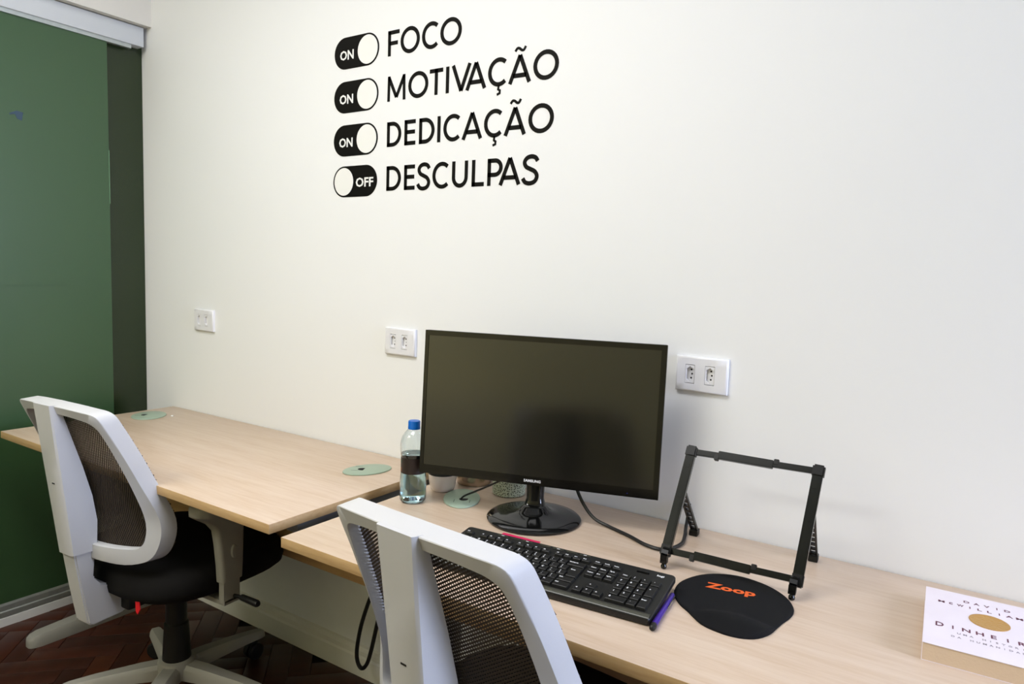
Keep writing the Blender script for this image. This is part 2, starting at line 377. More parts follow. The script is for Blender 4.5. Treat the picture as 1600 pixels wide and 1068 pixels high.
def ell(cx, cz, a, b, a0, a1, n=28):
    return [(cx+a*cos(radians(a0+(a1-a0)*k/n)), cz+b*sin(radians(a0+(a1-a0)*k/n))) for k in range(n+1)]
def letter(ch, w):
    mb = MB(); t = T; h = t/2
    S_ = lambda P, c=False, tt=None: stroke_mb(mb, P, tt or t, c)
    base = {'Ç': 'C', 'Ã': 'A'}.get(ch, ch)
    if base == 'F': S_([(h, 0), (h, H)]); S_([(0, H-h), (w, H-h)]); S_([(h, .50*H), (.86*w, .50*H)])
    if base == 'E': S_([(h, 0), (h, H)]); S_([(0, H-h), (w, H-h)]); S_([(h, .52*H), (.95*w, .52*H)]); S_([(0, h), (w, h)])
    if base == 'L': S_([(h, 0), (h, H)]); S_([(0, h), (w, h)])
    if base == 'I': S_([(w/2, 0), (w/2, H)])
    if base == 'T': S_([(w/2, 0), (w/2, H)]); S_([(0, H-h), (w, H-h)])
    if base == 'O': S_(ell(w/2, H/2, w/2-h, H/2-h+.0015, 0, 360)[:-1], True)
    if base == 'C': S_(ell(w*.56, H/2, w*.56-h, H/2-h+.0015, 48, 312))
    if base == 'D': S_([(h, 0), (h, H)]); S_([(0, H-h), (w*.38, H-h)]+ell(w*.38, H/2, w*.62-h, H/2-h, 88, -88)+[(w*.38, h), (0, h)])
    if base == 'P': S_([(h, 0), (h, H)]); r = .26*H; S_([(0, H-h), (w-h-r, H-h)]+ell(w-h-r, H-h-r+.0, r, r, 88, -88, 16)+[(w-h-r, H-h-2*r), (0, H-h-2*r)])
    if base == 'U': S_([(h, H), (h, w/2)]+ell(w/2, w/2, w/2-h, w/2-h+.001, 182, 358)+[(w-h, w/2), (w-h, H)])
    if base == 'V': S_([(.06*w, H), (w/2, .02*H)]); S_([(.94*w, H), (w/2, .02*H)])
    if base == 'A': S_([(.06*w, 0), (w/2, .98*H)]); S_([(.94*w, 0), (w/2, .98*H)]); S_([(.2*w, .27*H), (.8*w, .27*H)])
    if base == 'M':
        S_([(h*.8, 0), (.085*w, H*1.0)], tt=t*.9); S_([(w-h*.8, 0), (w-.085*w, H*1.0)], tt=t*.9)
        S_([(.075*w, H*.96), (w/2, .14*H)], tt=t*.95); S_([(.925*w, H*.96), (w/2, .14*H)], tt=t*.95)
    if base == 'S':
        P = [(.93, .80), (.80, .925), (.55, .975), (.28, .925), (.14, .78), (.24, .62), (.50, .53), (.78, .43), (.91, .26), (.78, .085), (.48, .02), (.20, .07), (.05, .21)]
        S_([(p.x, p.y) for p in crom([(a*w, b*H) for a, b in P], 4)])
    if ch == 'Ç': S_([(.57*w, .003), (.54*w, -.0085), (.63*w, -.012), (.62*w, -.019), (.48*w, -.022)], tt=.0062)
    if ch == 'Ã': S_([(p.x, p.y) for p in crom([(.27*w, H+.009), (.36*w, H+.016), (.46*w, H+.0155), (.56*w, H+.0105), (.66*w, H+.0105), (.74*w, H+.019)], 4)], tt=.0068)
    return mb
XT = 1.2893
rows = [('FOCO', 1.9273, [(-.0016, .0428), (.0474, .1204), (.1285, .1915), (.195, .2701)], 1.9604),
        ('MOTIVAÇÃO', 1.7986, [(-.0005, .0695), (.0805, .1555), (.1603, .2084), (.219, .2302), (.2400, .3049), (.2890, .3560), (.3625, .4254), (.4290, .4970), (.5040, .5791)], 1.8291),
        ('DEDICAÇÃO', 1.6678, [(.0003, .0568), (.0691, .1116), (.1251, .1823), (.1924, .2039), (.2142, .2767), (.2805, .3475), (.3542, .4164), (.4200, .4870), (.4947, .5706)], 1.6986),
        ('DESCULPAS', 1.5402, [(.0011, .0587), (.0711, .1123), (.1213, .1695), (.1785, .2406), (.249, .3042), (.3178, .3591), (.3702, .4193), (.4090, .4755), (.4811, .5312)], 1.5740)]
for k, (word, z, xs, zc) in enumerate(rows):
    t_ = thing('wall_lettering', {0: 'black vinyl word FOCO on the white wall, shortest and topmost word', 1: 'black vinyl word MOTIVAÇÃO on the white wall, second row',
               2: 'black vinyl word DEDICAÇÃO on the white wall, third row', 3: 'black vinyl word DESCULPAS on the white wall, bottom row'}[k], 'lettering', (XT, -.0002, z), group='vinyl words on the wall')
    for ch, (a, b) in zip(word, xs): part('letter', letter(ch, b-a), M['vinyl'], t_, (a, 0, 0), smooth=False)
    off = k == 3
    s_ = thing('switch_decal', {0: 'black ON toggle switch decal beside the word FOCO', 1: 'black ON toggle switch decal beside the word MOTIVAÇÃO', 2: 'black ON toggle switch decal beside the word DEDICAÇÃO',
               3: 'black OFF toggle switch decal with its white circle on the left'}[k], 'wall decal', (1.0633, -.0002, zc), group='toggle switch decals on the wall')
    R = .0472; Wt = .1890
    pill = ell(Wt-R, 0, R, R, -90, 90, 24)+ell(R, 0, R, R, 90, 270, 24)
    part('pill', MB().prism(pill, 'y', 0, -.0006), M['vinyl'], s_, smooth=False)
    cx = .0470 if off else Wt-.0470
    part('knob', MB().prism(ell(cx, 0, .0412, .0422, 0, 360, 40)[:-1], 'y', -.0004, -.0012), M['vwhite'], s_, smooth=False, label='white circle of the switch')
    tm = text_mb('OFF' if off else 'ON', .074 if off else .0585, .0285, .0012, bold=.022)
    part('caption', tm, M['vwhite'], s_, ((.1365 if off else .0541), 0, (-.0040 if off else -.0055)), (pi/2, 0, 0), smooth=False, label='white letters of the switch')

# ================================================================== OUTLETS
def outlet(x, z, label):
    t_ = thing('wall_outlet', label, 'outlet', (x, -.0005, z), group='double wall outlets')
    ow, oh, dp = .1195, .0800, .010
    mods = (-.0260, .0195); mw, mh = .0112, .0215
    mb = MB(); xs = [-ow/2+.004, mods[0]-mw, mods[0]+mw, mods[1]-mw, mods[1]+mw, ow/2-.004]; zs = [-oh/2+.004, -mh, mh, oh/2-.004]
    for i in range(5):
        for j in range(3):
            if j == 1 and i in (1, 3):
                a, b, c, d = xs[i], xs[i+1], zs[j], zs[j+1]
                mb.add([(a, -dp, c), (b, -dp, c), (b, -dp, d), (a, -dp, d), (a, 0, c), (b, 0, c), (b, 0, d), (a, 0, d)], [(0, 1, 5, 4), (1, 2, 6, 5), (2, 3, 7, 6), (3, 0, 4, 7)])
            else: mb.add([(xs[i], -dp, zs[j]), (xs[i+1], -dp, zs[j]), (xs[i+1], -dp, zs[j+1]), (xs[i], -dp, zs[j+1])], [(0, 1, 2, 3)])
    rings = [(.004, -dp), (.0012, -dp+.0015), (0, -dp+.004), (0, 0)]
    for (i0, y0), (i1, y1) in zip(rings, rings[1:]):
        q = lambda i, y: [(-ow/2+i, y, -oh/2+i), (ow/2-i, y, -oh/2+i), (ow/2-i, y, oh/2-i), (-ow/2+i, y, oh/2-i)]
        mb.add(q(i0, y0)+q(i1, y1), [(k, (k+1) % 4, 4+(k+1) % 4, 4+k) for k in range(4)])
    mb2 = MB(); mb2.v = mb.v; mb2.f = mb.f
    me = mb2.mesh('plate', M['outlet'], True, 40)
    b = bmesh.new(); b.from_mesh(me); bmesh.ops.remove_doubles(b, verts=b.verts, dist=1e-6); bmesh.ops.recalc_face_normals(b, faces=b.faces); b.to_mesh(me); b.free()
    me.set_sharp_from_angle(angle=radians(40)); put('plate', me, t_)
    for mx_ in mods:
        a, c = mw-.0006, mh-.0012; hw, hh, hs = .0086, .0180, .0115
        rect = [(-a, -c), (0, -c), (a, -c), (a, c), (0, c), (-a, c)]
        hx = [(-hw, -hs), (0, -hh), (hw, -hs), (hw, hs), (0, hh), (-hw, hs)]
        y0, y1 = -dp+.0004, -dp+.0072; sb = MB()
        vs = [(p[0], y0, p[1]) for p in rect]+[(p[0], y0, p[1]) for p in hx]+[(p[0]*.93, y1, p[1]*.95) for p in hx]+[(p[0], 0, p[1]) for p in rect]
        fs = [(k, (k+1) % 6, 6+(k+1) % 6, 6+k) for k in range(6)]+[(6+k, 6+(k+1) % 6, 12+(k+1) % 6, 12+k) for k in range(6)]+[tuple(range(12, 18))]+[(k, (k+1) % 6, 18+(k+1) % 6, 18+k) for k in range(6)]
        so = part('socket', sb.add(vs, fs), M['outlet'], t_, (mx_, 0, 0), smooth=False)
        for hx_, hz in ((.0012, .0095), (.0030, 0), (.0012, -.0095)):
            part('pin_hole', MB().prism(ell(hx_, hz, .0021, .0021, 0, 360, 10)[:-1], 'y', y1+.0004, y1-.0003), M['dark'], so, smooth=False)
outlet(.3785, 1.0945, 'white double wall outlet above the far desk, leftmost of three')
outlet(1.3635, 1.0945, 'white double wall outlet just left of the monitor')
outlet(2.2781, 1.0945, 'white double wall outlet just right of the monitor')

# ================================================================== DESKS
DZ = .740
def desk(x0, x1, y0, groms, label):
    t_ = thing('desk', label, 'desk', (x0, 0, 0), group='beech desks along the wall')
    w = x1-x0
    top = MB().box(0, w, y0, -.004, DZ-.0228, DZ, .0012)
    me = top.mesh('desk_top', [M['desk'], M['edge']], True, 30)
    for p in me.polygons:
        if abs(p.normal.z) < .5: p.material_index = 1
    put('desk_top', me, t_)
    part('modesty_panel', MB().box(.05, w-.05, -.162, -.144, .402, DZ-.024), M['panel'], t_, smooth=False)
    for lx in (.05, w-.035):
        lg = part('leg', MB().prism(rrect(-.024, .024, -.155, -.075, .012), 'z', .045, DZ-.024), M['leg'], t_, (lx, 0, 0))
        foot = [(-.56, .0), (-.56, .026), (-.545, .038), (-.50, .046), (-.30, .054), (-.06, .054), (-.045, .04), (-.045, 0)]
        fb = MB(); prev = None
        # rounded foot: half-round nose, tapering up to the column
        out = []
        for yy, hw, zt in ((-.560, .010, .020), (-.556, .018, .030), (-.545, .025, .036), (-.525, .030, .040), (-.40, .031, .046), (-.20, .031, .053), (-.055, .031, .053), (-.045, .028, .050)):
            out.append([(-hw, yy, 0), (-hw, yy, zt*.72), (-hw*.72, yy, zt), (hw*.72, yy, zt), (hw, yy, zt*.72), (hw, yy, 0)])
        n = 6; vs = [p for r in out for p in r]; fs = []
        for k in range(len(out)-1):
            for i in range(n): fs.append((k*n+i, k*n+(i+1) % n, (k+1)*n+(i+1) % n, (k+1)*n+i))
        fs += [tuple(range(n)), tuple(range((len(out)-1)*n, len(out)*n))]
        part('foot', fb.add(vs, fs), M['leg'], lg, angle=45)
        ar = part('top_arm', MB().box(-.02, .02, y0+.09, -.06, DZ-.052, DZ-.0232, .003), M['steelleg'], lg)
    for gx, gy, ga, gb, gt in groms:
        g = part('grommet', MB().lathe([(.978, 0), (1, .0012), (.985, .0032), (.94, .0042), (.03, .0042)], 44, sx=ga, sy=gb), M['grom'], t_, (gx-x0, gy, DZ), (0, 0, gt), label='pale green cable grommet')
        hole = [(.011*cos(radians(a)), .0075*sin(radians(a))) for a in range(180, 361, 15)]+[(.011, .004), (-.011, .004)]
        part('cable_hole', MB().prism([(p[0]+.010*.6, p[1]*1.5-.014) for p in hole], 'z', .0041, .00445), M['dark'], g, rot=(0, 0, .55-gt if gx > 1.6 else -1.1-gt), smooth=False)
        for q in (-.017, .022): part('flap_joint', MB().box(q, q+.001, -.040, -.018, .0041, .00435), M['dark'], g, rot=(0, 0, .55-gt if gx > 1.6 else -1.1-gt), smooth=False)
    return t_
desk(.1677, 1.5268, -.5964, [(.275, -.164, .074, .058, -.70), (1.386, -.157, .0715, .0490, 1.20)], 'beech desk at the far left against the green glass, empty top')
desk(1.605, 3.35, -.6269, [(1.7455, -.187, .0740, .0462, -.97)], 'beech desk in front carrying the monitor, keyboard and book')

# ================================================================== OFFICE CHAIRS
zk = [.55, .65, .75, .85, .95]; YC = [-.264, -.2609, -.2861, -.3183, -.3503]; WR = [.0833, .0838, .0704, .0578, .0341]
def interp(x, X, Y):
    if x <= X[0]: return Y[0]+(Y[1]-Y[0])*(x-X[0])/(X[1]-X[0])*.4
    for i in range(len(X)-1):
        if x <= X[i+1]:
            return Y[i]+(Y[i+1]-Y[i])*(x-X[i])/(X[i+1]-X[i])
    return Y[-1]+(Y[-1]-Y[-2])*(x-X[-1])/(X[-1]-X[-2])
def sm(x, X, Y): return (interp(x-.025, X, Y)+interp(x, X, Y)*2+interp(x+.025, X, Y))/4
def ysurf(x, z): return sm(z, zk, YC)+sm(z, zk, WR)*(x/.236)**2
def yspine(z): return -.3108+(z-.5498)/(.9493-.5498)*(-.3578+.3108)
RO = [(0, .948), (.08, .9455), (.135, .941), (.163, .937), (.178, .926), (.184, .900), (.190, .858), (.197, .806), (.203, .75), (.211, .70), (.218, .645), (.219, .61), (.214, .58), (.202, .552), (.18, .536), (.135, .527), (.07, .529), (0, .533)]
RI = [(0, .925), (.075, .922), (.125, .915), (.144, .909), (.156, .899), (.162, .885), (.168, .848), (.174, .797), (.179, .745), (.183, .70), (.186, .645), (.186, .615), (.181, .590), (.168, .575), (.148, .571), (.11, .570), (.06, .570), (0, .571)]
def loop(half):
    r = [tuple(p) for p in crom(half, 3)]
    return r+[(-x, z) for x, z in r[-2:0:-1]]
LO, LI = loop(RO), loop(RI)
def inside(x, z, P):
    c = False; n = len(P)
    for i in range(n):
        (x1, z1), (x2, z2) = P[i], P[(i+1) % n]
        if (z1 > z) != (z2 > z) and x < (x2-x1)*(z-z1)/(z2-z1)+x1: c = not c
    return c
def frame_mb():
    n = len(LO); rings = []
    def ring(P, dy, grow=0, shrink=0):
        cx, cz = 0, .74; out = []
        for x, z in P:
            d = sqrt(x*x+(z-cz)**2); k = 1+grow/d
            out.append((x*k, ysurf(x, z)+dy, cz+(z-cz)*k))
        return out
    TH = .043
    rings = [ring(LI, .004), ring(LI, 0, .002), ring(LO, 0, -.0022), ring(LO, .0008, -.0006), ring(LO, .0026), ring(LO, TH, .003), ring(LI, .020, 0)]
    mb = MB(); vs = [p for r in rings for p in r]; fs = []
    for k in range(len(rings)):
        a, b = k*n, ((k+1) % len(rings))*n
        for i in range(n): fs.append((a+i, a+(i+1) % n, b+(i+1) % n, b+i))
    return mb.add(vs, fs)
def half_width(z):
    return max([abs(x1+(x2-x1)*(z-z1)/(z2-z1)) for (x1, z1), (x2, z2) in zip(LO, LO[1:]+LO[:1]) if (z1-z)*(z2-z) <= 0 and z1 != z2] or [.01])
def mesh_dy(x, z):
    t = max(abs(x)/max(half_width(z), .01), (z-.74)/.207, (.74-z)/.210)
    return .0215+.0225*min(1, max(0, (t-.86)/.13))
def mesh_panel_mb(ang, pitch, width):
    mb = MB(); P = [(x*1.008, .74+(z-.74)*1.008) for x, z in LO]
    ca, sa = cos(ang), sin(ang); h = width/2
    k = -90
    while k*pitch < .45:
        o = k*pitch; k += 1
        run = []
        runs = []
        for q in range(-75, 76):
            s = q*.006; x = -sa*o+ca*s; z = .74+ca*o+sa*s
            if inside(x, z, P): run.append((x, z))
            else:
                if len(run) > 1: runs.append(run)
                run = []
        if len(run) > 1: runs.append(run)
        for run in runs:
            vs = []; fs = []
            run = run[::3]+([run[-1]] if (len(run)-1) % 3 else [])
            for x, z in run:
                d0 = mesh_dy(x, z)
                for (e, dy) in ((-h, 0), (h, 0), (h, .001), (-h, .001)):
                    xx, zz = x-sa*e, z+ca*e; vs.append((xx, ysurf(xx, zz)+d0+dy, zz))
            for i in range(len(run)-1):
                for j in range(4): fs.append((4*i+j, 4*i+(j+1) % 4, 4*i+4+(j+1) % 4, 4*i+4+j))
            mb.add(vs, fs)
    return mb
def cross_threads_mb(ang, pitch, width):
    return mesh_panel_mb(ang, pitch, width)
_c = {}
def cm(key, fn, m, **k):
    if key not in _c: _c[key] = fn().mesh(key, m, **k)
    return _c[key]
def spine_mb():
    zs = [.550, .58, .63, .70, .78, .86, .92, .9475]; rings = []
    for z in zs:
        t = (z-.55)/.4; w = .034+.005*t; yb = yspine(z); yf = ysurf(.037, z)+.012
        wb = w-.004*(1-t)*1.5
        rings.append([(-w-.003, yf, z), (-w, yb+.004, z), (-wb+.003, yb, z), (wb-.003, yb, z), (w, yb+.004, z), (w+.003, yf, z)])
    mb = MB(); n = 6; fs = []
    for k in range(len(rings)-1):
        for i in range(n): fs.append((k*n+i, k*n+(i+1) % n, (k+1)*n+(i+1) % n, (k+1)*n+i))
    fs += [tuple(range(n)), tuple(range((len(rings)-1)*n, len(rings)*n))]
    return mb.add([p for r in rings for p in r], fs)
def jbar_mb():
    poly = [(-.305, .556), (-.290, .455), (-.272, .352), (-.262, .345), (-.175, .350), (-.168, .358), (-.192, .425), (-.207, .442), (-.238, .452), (-.256, .475), (-.252, .52), (-.246, .556)]
    return MB().prism(poly, 'x', -.029, .031)
def seat_mb():
    prof = [(.80, .405), (.93, .408), (.985, .420), (1.0, .438), (.995, .462), (.96, .482), (.88, .492), (.6, .495), (.25, .491), (.02, .490)]
    mb = MB(); n = 48; vs = []; fs = []
    for r, z in prof:
        for i in range(n):
            t = 2*pi*i/n; c, s = cos(t), sin(t); e = 2/3.2
            x = .262*abs(c)**e*(1 if c > 0 else -1); y = .245*abs(s)**e*(1 if s > 0 else -1)
            fz = -.018*max(0, (y/.245))**3 if r > .5 else 0
            vs.append((x*r, .022+y*r, z+fz))
    for k in range(len(prof)-1):
        for i in range(n):
            j = (i+1) % n; fs.append((k*n+i, k*n+j, (k+1)*n+j, (k+1)*n+i))
    fs += [tuple(range(n)), tuple(range((len(prof)-1)*n, len(prof)*n))]
    return mb.add(vs, fs)
def leg_mb():
    rings = []
    for x, hw, z0, z1 in ((.02, .030, .072, .118), (.10, .029, .074, .113), (.22, .024, .072, .100), (.285, .021, .068, .090), (.300, .017, .068, .086), (.305, .010, .070, .082)):
        rings.append([(x, -hw, z0), (x, -hw*.95, z1-.010), (x, -hw*.6, z1), (x, hw*.6, z1), (x, hw*.95, z1-.010), (x, hw, z0)])
    n = 6; fs = []
    for k in range(len(rings)-1):
        for i in range(n): fs.append((k*n+i, k*n+(i+1) % n, (k+1)*n+(i+1) % n, (k+1)*n+i))
    fs += [tuple(range(n)), tuple(range((len(rings)-1)*n, len(rings)*n))]
    return MB().add([p for r in rings for p in r], fs)
def caster_mb():
    mb = MB()
    for s in (-1, 1):
        prof = [(.010, 0), (.024, 0), (.027, .003), (.027, .014), (.022, .018), (.004, .018)]
        k = MB().lathe(prof, 20)
        mb.add([(y_, s*(.004+z_), x_+.027) for x_, y_, z_ in k.v], k.f)
    mb.box(-.012, .012, -.007, .007, .02, .060, .003)
    return mb
def armrest_mb():
    # upper sleeve leaning slightly, flaring at the top into the pad carrier
    mb = MB()
    rings = []
    for z, ya, yb, x0, x1 in ((.452, -.064, .002, .262, .296), (.50, -.067, .004, .262, .297), (.56, -.074, .005, .263, .298), (.600, -.080, .006, .262, .298), (.622, -.096, .012, .258, .298), (.640, -.122, .02, .250, .298), (.650, -.135, .03, .245, .298)):
        rings.append([(p[0], p[1], z) for p in rrect(x0, x1, ya, yb, .010, 3)])
    n = len(rings[0]); fs = []
    for k in range(len(rings)-1):
        for i in range(n): fs.append((k*n+i, k*n+(i+1) % n, (k+1)*n+(i+1) % n, (k+1)*n+i))
    fs += [tuple(range(n)), tuple(range((len(rings)-1)*n, len(rings)*n))]
    return mb.add([p for r in rings for p in r], fs)
def make_chair(loc, rz, label, ang, arms=True, tag_=True):
    t_ = thing('office_chair', label, 'chair', loc, (0, 0, rz), 'grey mesh-back office chairs')
    bf = put('backrest_frame', cm('backrest_frame', frame_mb, M['plast'], angle=38), t_)
    mp_ = part('mesh_panel', mesh_panel_mb(ang, .0052, .0030), M['mesh'], t_, smooth=False, kind='stuff')
    part('mesh_weft', mesh_panel_mb(ang+radians(78), .0052, .0011), M['mesh'], mp_, (0, .0006, 0), smooth=False, kind='stuff')
    sp_ = put('spine', cm('spine', spine_mb, M['plast'], angle=35), t_)
    put('seam_slot', cm('seam_slot', lambda: MB().box(-.006, .006, yspine(.742)-.0006, yspine(.742)+.002, .7405, .7435), M['black'], smooth=False), sp_)
    put('support_bar', cm('support_bar', jbar_mb, M['plast'], angle=30, bev=.004), t_)
    put('seat', cm('seat', seat_mb, M['fab'], angle=60), t_)
    put('seat_mechanism', cm('seat_mechanism', lambda: MB().box(-.065, .065, -.185, .09, .362, .404, .006), M['black']), t_)
    put('gas_column', cm('gas_column', lambda: MB().lathe([(.040, .085), (.042, .095), (.036, .20), (.034, .235), (.030, .24), (.029, .365)], 24), M['black']), t_)
    hub = put('base_hub', cm('base_hub', lambda: MB().lathe([(.045, .068), (.056, .075), (.056, .108), (.050, .122), (.043, .126)], 28), M['cbase']), t_)
    for k in range(5):
        a = radians(86+72*k)
        lg = put('base_leg', cm('base_leg', leg_mb, M['cbase'], angle=40), t_, (0, 0, 0), (0, 0, a))
        put('caster', cm('caster', caster_mb, M['black']), lg, (.268, 0, 0), (0, 0, .7*k))
    if arms:
        for s in (1, -1):
            am = put('armrest', cm('armrest', armrest_mb, M['arm'], angle=45), t_); am.scale = (s, 1, 1)
            put('arm_post', cm('arm_post', lambda: MB().prism(rrect(.268, .290, -.058, -.004, .004, 2), 'z', .392, .46).box(.05, .290, -.056, -.006, .386, .398), M['arm']), am)
            put('arm_pad', cm('arm_pad', lambda: MB().prism(rrect(.238, .318, -.142, .105, .036, 6), 'z', .650, .678, .006), M['arm'], angle=50), am)
            put('adjust_button', cm('adjust_button', lambda: MB().add([(z_+.2975, x_*.62-.032, y_*1.25+.535) for x_, y_, z_ in MB().lathe([(.015, 0), (.015, .004), (.0125, .0065), (.002, .007)], 24).v], MB().lathe([(.015, 0), (.015, .004), (.0125, .0065), (.002, .007)], 24).f), M['arm'], angle=40), am)
    lv = put('height_lever', cm('height_lever', lambda: MB().tube([(.06, -.02, .385), (.26, -.022, .400), (.32, -.026, .408), (.325, -.027, .409), (.395, -.036, .414), (.40, -.037, .4145)], [.005, .005, .005, .0085, .0095, .007], 10), M['black']), t_)
    if tag_:
        put('fabric_tag', cm('fabric_tag', lambda: MB().prism([(.129, .418), (.145, .420), (.148, .398), (.138, .383), (.131, .389)], 'y', -.206, -.203), M['red'], smooth=False), t_, label='small red tag under the seat edge')
    return t_
make_chair((.8627, -.4168, 0), .0619, 'grey mesh-back office chair at the far desk by the green glass', radians(68))
make_chair((2.1707, -.5023, .0), -.1001, 'grey mesh-back office chair in the foreground, pushed to the keyboard desk', radians(33))

# ================================================================== MONITOR
MX, MY, MZ, MYAW = 1.9656, -.2018, .995, .3241
mon = thing('monitor', 'black flat-screen monitor switched off on a round glossy foot', 'monitor', (MX, MY, DZ), (0, 0, MYAW))
mw_, mh_ = .5651, .3431; TI = .047
tilt = lambda o: setattr(o, 'rotation_euler', (-TI, .0064, 0))
zc_ = MZ-DZ
hs = part('housing', MB().prism(rrect(-mw_/2, mw_/2, -mh_/2, mh_/2, .004), 'y', .0045, .014).prism(rrect(-mw_/2+.03, mw_/2-.03, -mh_/2+.03, mh_/2-.02, .03), 'y', .014, .030), M['black'], mon, (0, 0, zc_), bev=0); tilt(hs)
bz = MB(); x0, x1, z0, z1 = -mw_/2, mw_/2, -mh_/2, mh_/2; ix0, ix1, iz0, iz1 = x0+.0095, x1-.0125, z0+.0205, z1-.0125
for yy in (0,):
    o_ = [(x0, z0), (x1, z0), (x1, z1), (x0, z1)]; i_ = [(ix0, iz0), (ix1, iz0), (ix1, iz1), (ix0, iz1)]
    bz.add([(p[0], .002, p[1]) for p in o_]+[(p[0]*.998, 0, p[1]*.998) for p in o_]+[(p[0], 0, p[1]) for p in i_]+[(p[0], .0025, p[1]) for p in i_],
           [(k, (k+1) % 4, 4+(k+1) % 4, 4+k) for k in range(4)]+[(4+k, 4+(k+1) % 4, 8+(k+1) % 4, 8+k) for k in range(4)]+[(8+k, 8+(k+1) % 4, 12+(k+1) % 4, 12+k) for k in range(4)])
bzl = part('bezel', bz, M['bezel'], mon, (0, 0, zc_), smooth=False); tilt(bzl)
sc = part('screen', MB().box(ix0, ix1, .0016, .004, iz0, iz1), M['screen'], mon, (0, 0, zc_), smooth=False, label='dark matte screen'); tilt(sc)
lg_ = part('logo', text_mb('SAMSUNG', .0400, .0062, .0004, bold=.02), M['ink'], bzl, (-.003, -.0002, z0+.0105), (pi/2, 0, 0), smooth=False, label='white lettering SAMSUNG')
part('power_light', MB().prism(ell(x1-.068, z0+.008, .0014, .0006, 0, 360, 8)[:-1], 'y', -.0004, .0002), mat('blue_led', srgb(40, 60, 200), .4), bzl, smooth=False)
nk = MB(); rings = []
for z, w_, d_, yo in ((.018, .040, .030, .008), (.032, .024, .020, .012), (.05, .020, .016, .014), (.085, .021, .016, .016), (.16, .024, .016, .024)):
    rings.append([(p[0], p[1], z) for p in rrect(-w_, w_, yo-d_, yo+d_, .012, 4)])
n = len(rings[0]); fs = []
for k in range(len(rings)-1):
    for i in range(n): fs.append((k*n+i, k*n+(i+1) % n, (k+1)*n+(i+1) % n, (k+1)*n+i))
fs += [tuple(range(n)), tuple(range((len(rings)-1)*n, len(rings)*n))]
part('neck', nk.add([p for r in rings for p in r], fs), M['gloss'], mon, angle=60)
part('foot', MB().lathe([(.103, 0), (.109, .0015), (.110, .005), (.106, .0085), (.090, .0115), (.065, .0145), (.045, .018), (.034, .0235), (.027, .032), (.02, .036)], 56, (0, .006, 0)), M['gloss'], mon, angle=60)

def cable(name, pts, r, label, n=6):
    P = [tuple(p) for p in crom(pts, n)]
    return tag(part(name, MB().tube(P, r, 8), M['cable'], None), label, 'cable')
cable('power_cable', [(1.905, -.165, .86), (1.895, -.19, .835), (1.855, -.20, .806), (1.80, -.205, .775), (1.767, -.204, .757), (1.754, -.201, .746), (1.7535, -.2005, .7452)], .0024, 'thin black cable from the monitor into the desk grommet')
cable('video_cable', [(2.02, -.125, .86), (2.035, -.120, .805), (2.062, -.128, .772), (2.092, -.135, .752), (2.13, -.140, .7445), (2.19, -.164, .7442), (2.241, -.190, .7442), (2.28, -.190, .7442), (2.2985, -.140, .7442), (2.288, -.085, .7442), (2.276, -.045, .748), (2.271, -.022, .762), (2.270, -.012, .795)], .0040, 'thick black cable from the monitor curving across the desk to the stand')

# ================================================================== KEYBOARD
KA, KT = .0766, atan2(.0175, .152)
kb = thing('keyboard', 'black full-size computer keyboard with white legends on raised feet', 'keyboard', (2.381-.446*cos(KA), -.513-.446*sin(KA), .7535), (KT, 0, KA))
KW, KD = .446, .1545
body = rrect(0, KW, 0, KD, .007, 4)
part('case', MB().prism(body, 'z', -.0115, -.0005, .0015), M['kb'], kb, angle=40)
part('palm_edge', MB().add([(x, y, z) for x in (.003, KW-.003) for y, z in ((.0005, -.004), (.003, .0000), (.008, .0014), (.0135, .0012), (.0165, -.0006))],
     [(i, i+1, 6+i, 5+i) for i in range(4)]+[(0, 1, 2, 3, 4), (9, 8, 7, 6, 5)]), M['lip'], kb, angle=60)
for fx in (.03, KW-.055):
    part('flip_foot', MB().box(fx, fx+.025, KD-.02, KD-.012, -.0305, -.0105, .001), M['black'], kb)
PT = .0186
_k = {}
def key_mesh(w, d, h=.0048):
    k = (round(w, 4), round(d, 4), h)
    if k not in _k:
        a, b = w/2-.0006, d/2-.0006; a2, b2 = a-.0018, b-.0020
        lv = [(a, b, -.0012), (a, b, .0006), (a2+.0005, b2+.0005, h-.0004), (a2, b2, h)]
        mb = MB(); vs = []
        for x, y, z in lv: vs += [(-x, -y, z), (x, -y, z), (x, y+.0004*(z < 0), z), (-x, y, z)]
        fs = [(4*l+i, 4*l+(i+1) % 4, 4*l+4+(i+1) % 4, 4*l+4+i) for l in range(3) for i in range(4)]+[(12, 13, 14, 15)]
        _k[k] = mb.add(vs, fs).mesh('key', M['key'], False)
    return _k[k]
_l = {}
def legend_mesh(s, w, d, ht):
    key = (s, round(w, 4), round(d, 4))
    if key in _l: return _l[key]
    mb = MB()
    if '|' in s:
        a, b = s.split('|')
        text_mb(a, 0, 0, .00025, mb, -w*.20, d*.20, .02, size=ht*1.35); text_mb(b, 0, 0, .00025, mb, -w*.18, -d*.13, .02, size=ht*1.35)
    elif len(s) == 1: text_mb(s, 0, 0, .00025, mb, -w*.5+.0064, d*.15, .025, size=ht*1.65)
    else:
        g = text_geo(s)[2]; sz = min(ht*1.15, w*.62/(g[1]-g[0])); text_mb(s, 0, 0, .00025, mb, -w*.5+.0032+sz*(g[1]-g[0])/2, d*.18, .025, size=sz)
    _l[key] = mb.mesh('legend', M['ink'], False); return _l[key]
def key(u, v, w, d, s, h=.0048, ht=.0036):
    k_ = put('key', key_mesh(w, d, h), kb, (u+w/2, v, 0))
    if s: put('legend', legend_mesh(s, w, d, ht), k_, (0, 0, h-.00005), label='white legend')
def row(u, v, keys, d=PT):
    for s, w in keys:
        if s is not None: key(u, v, w*PT, d, s)
        u += w*PT
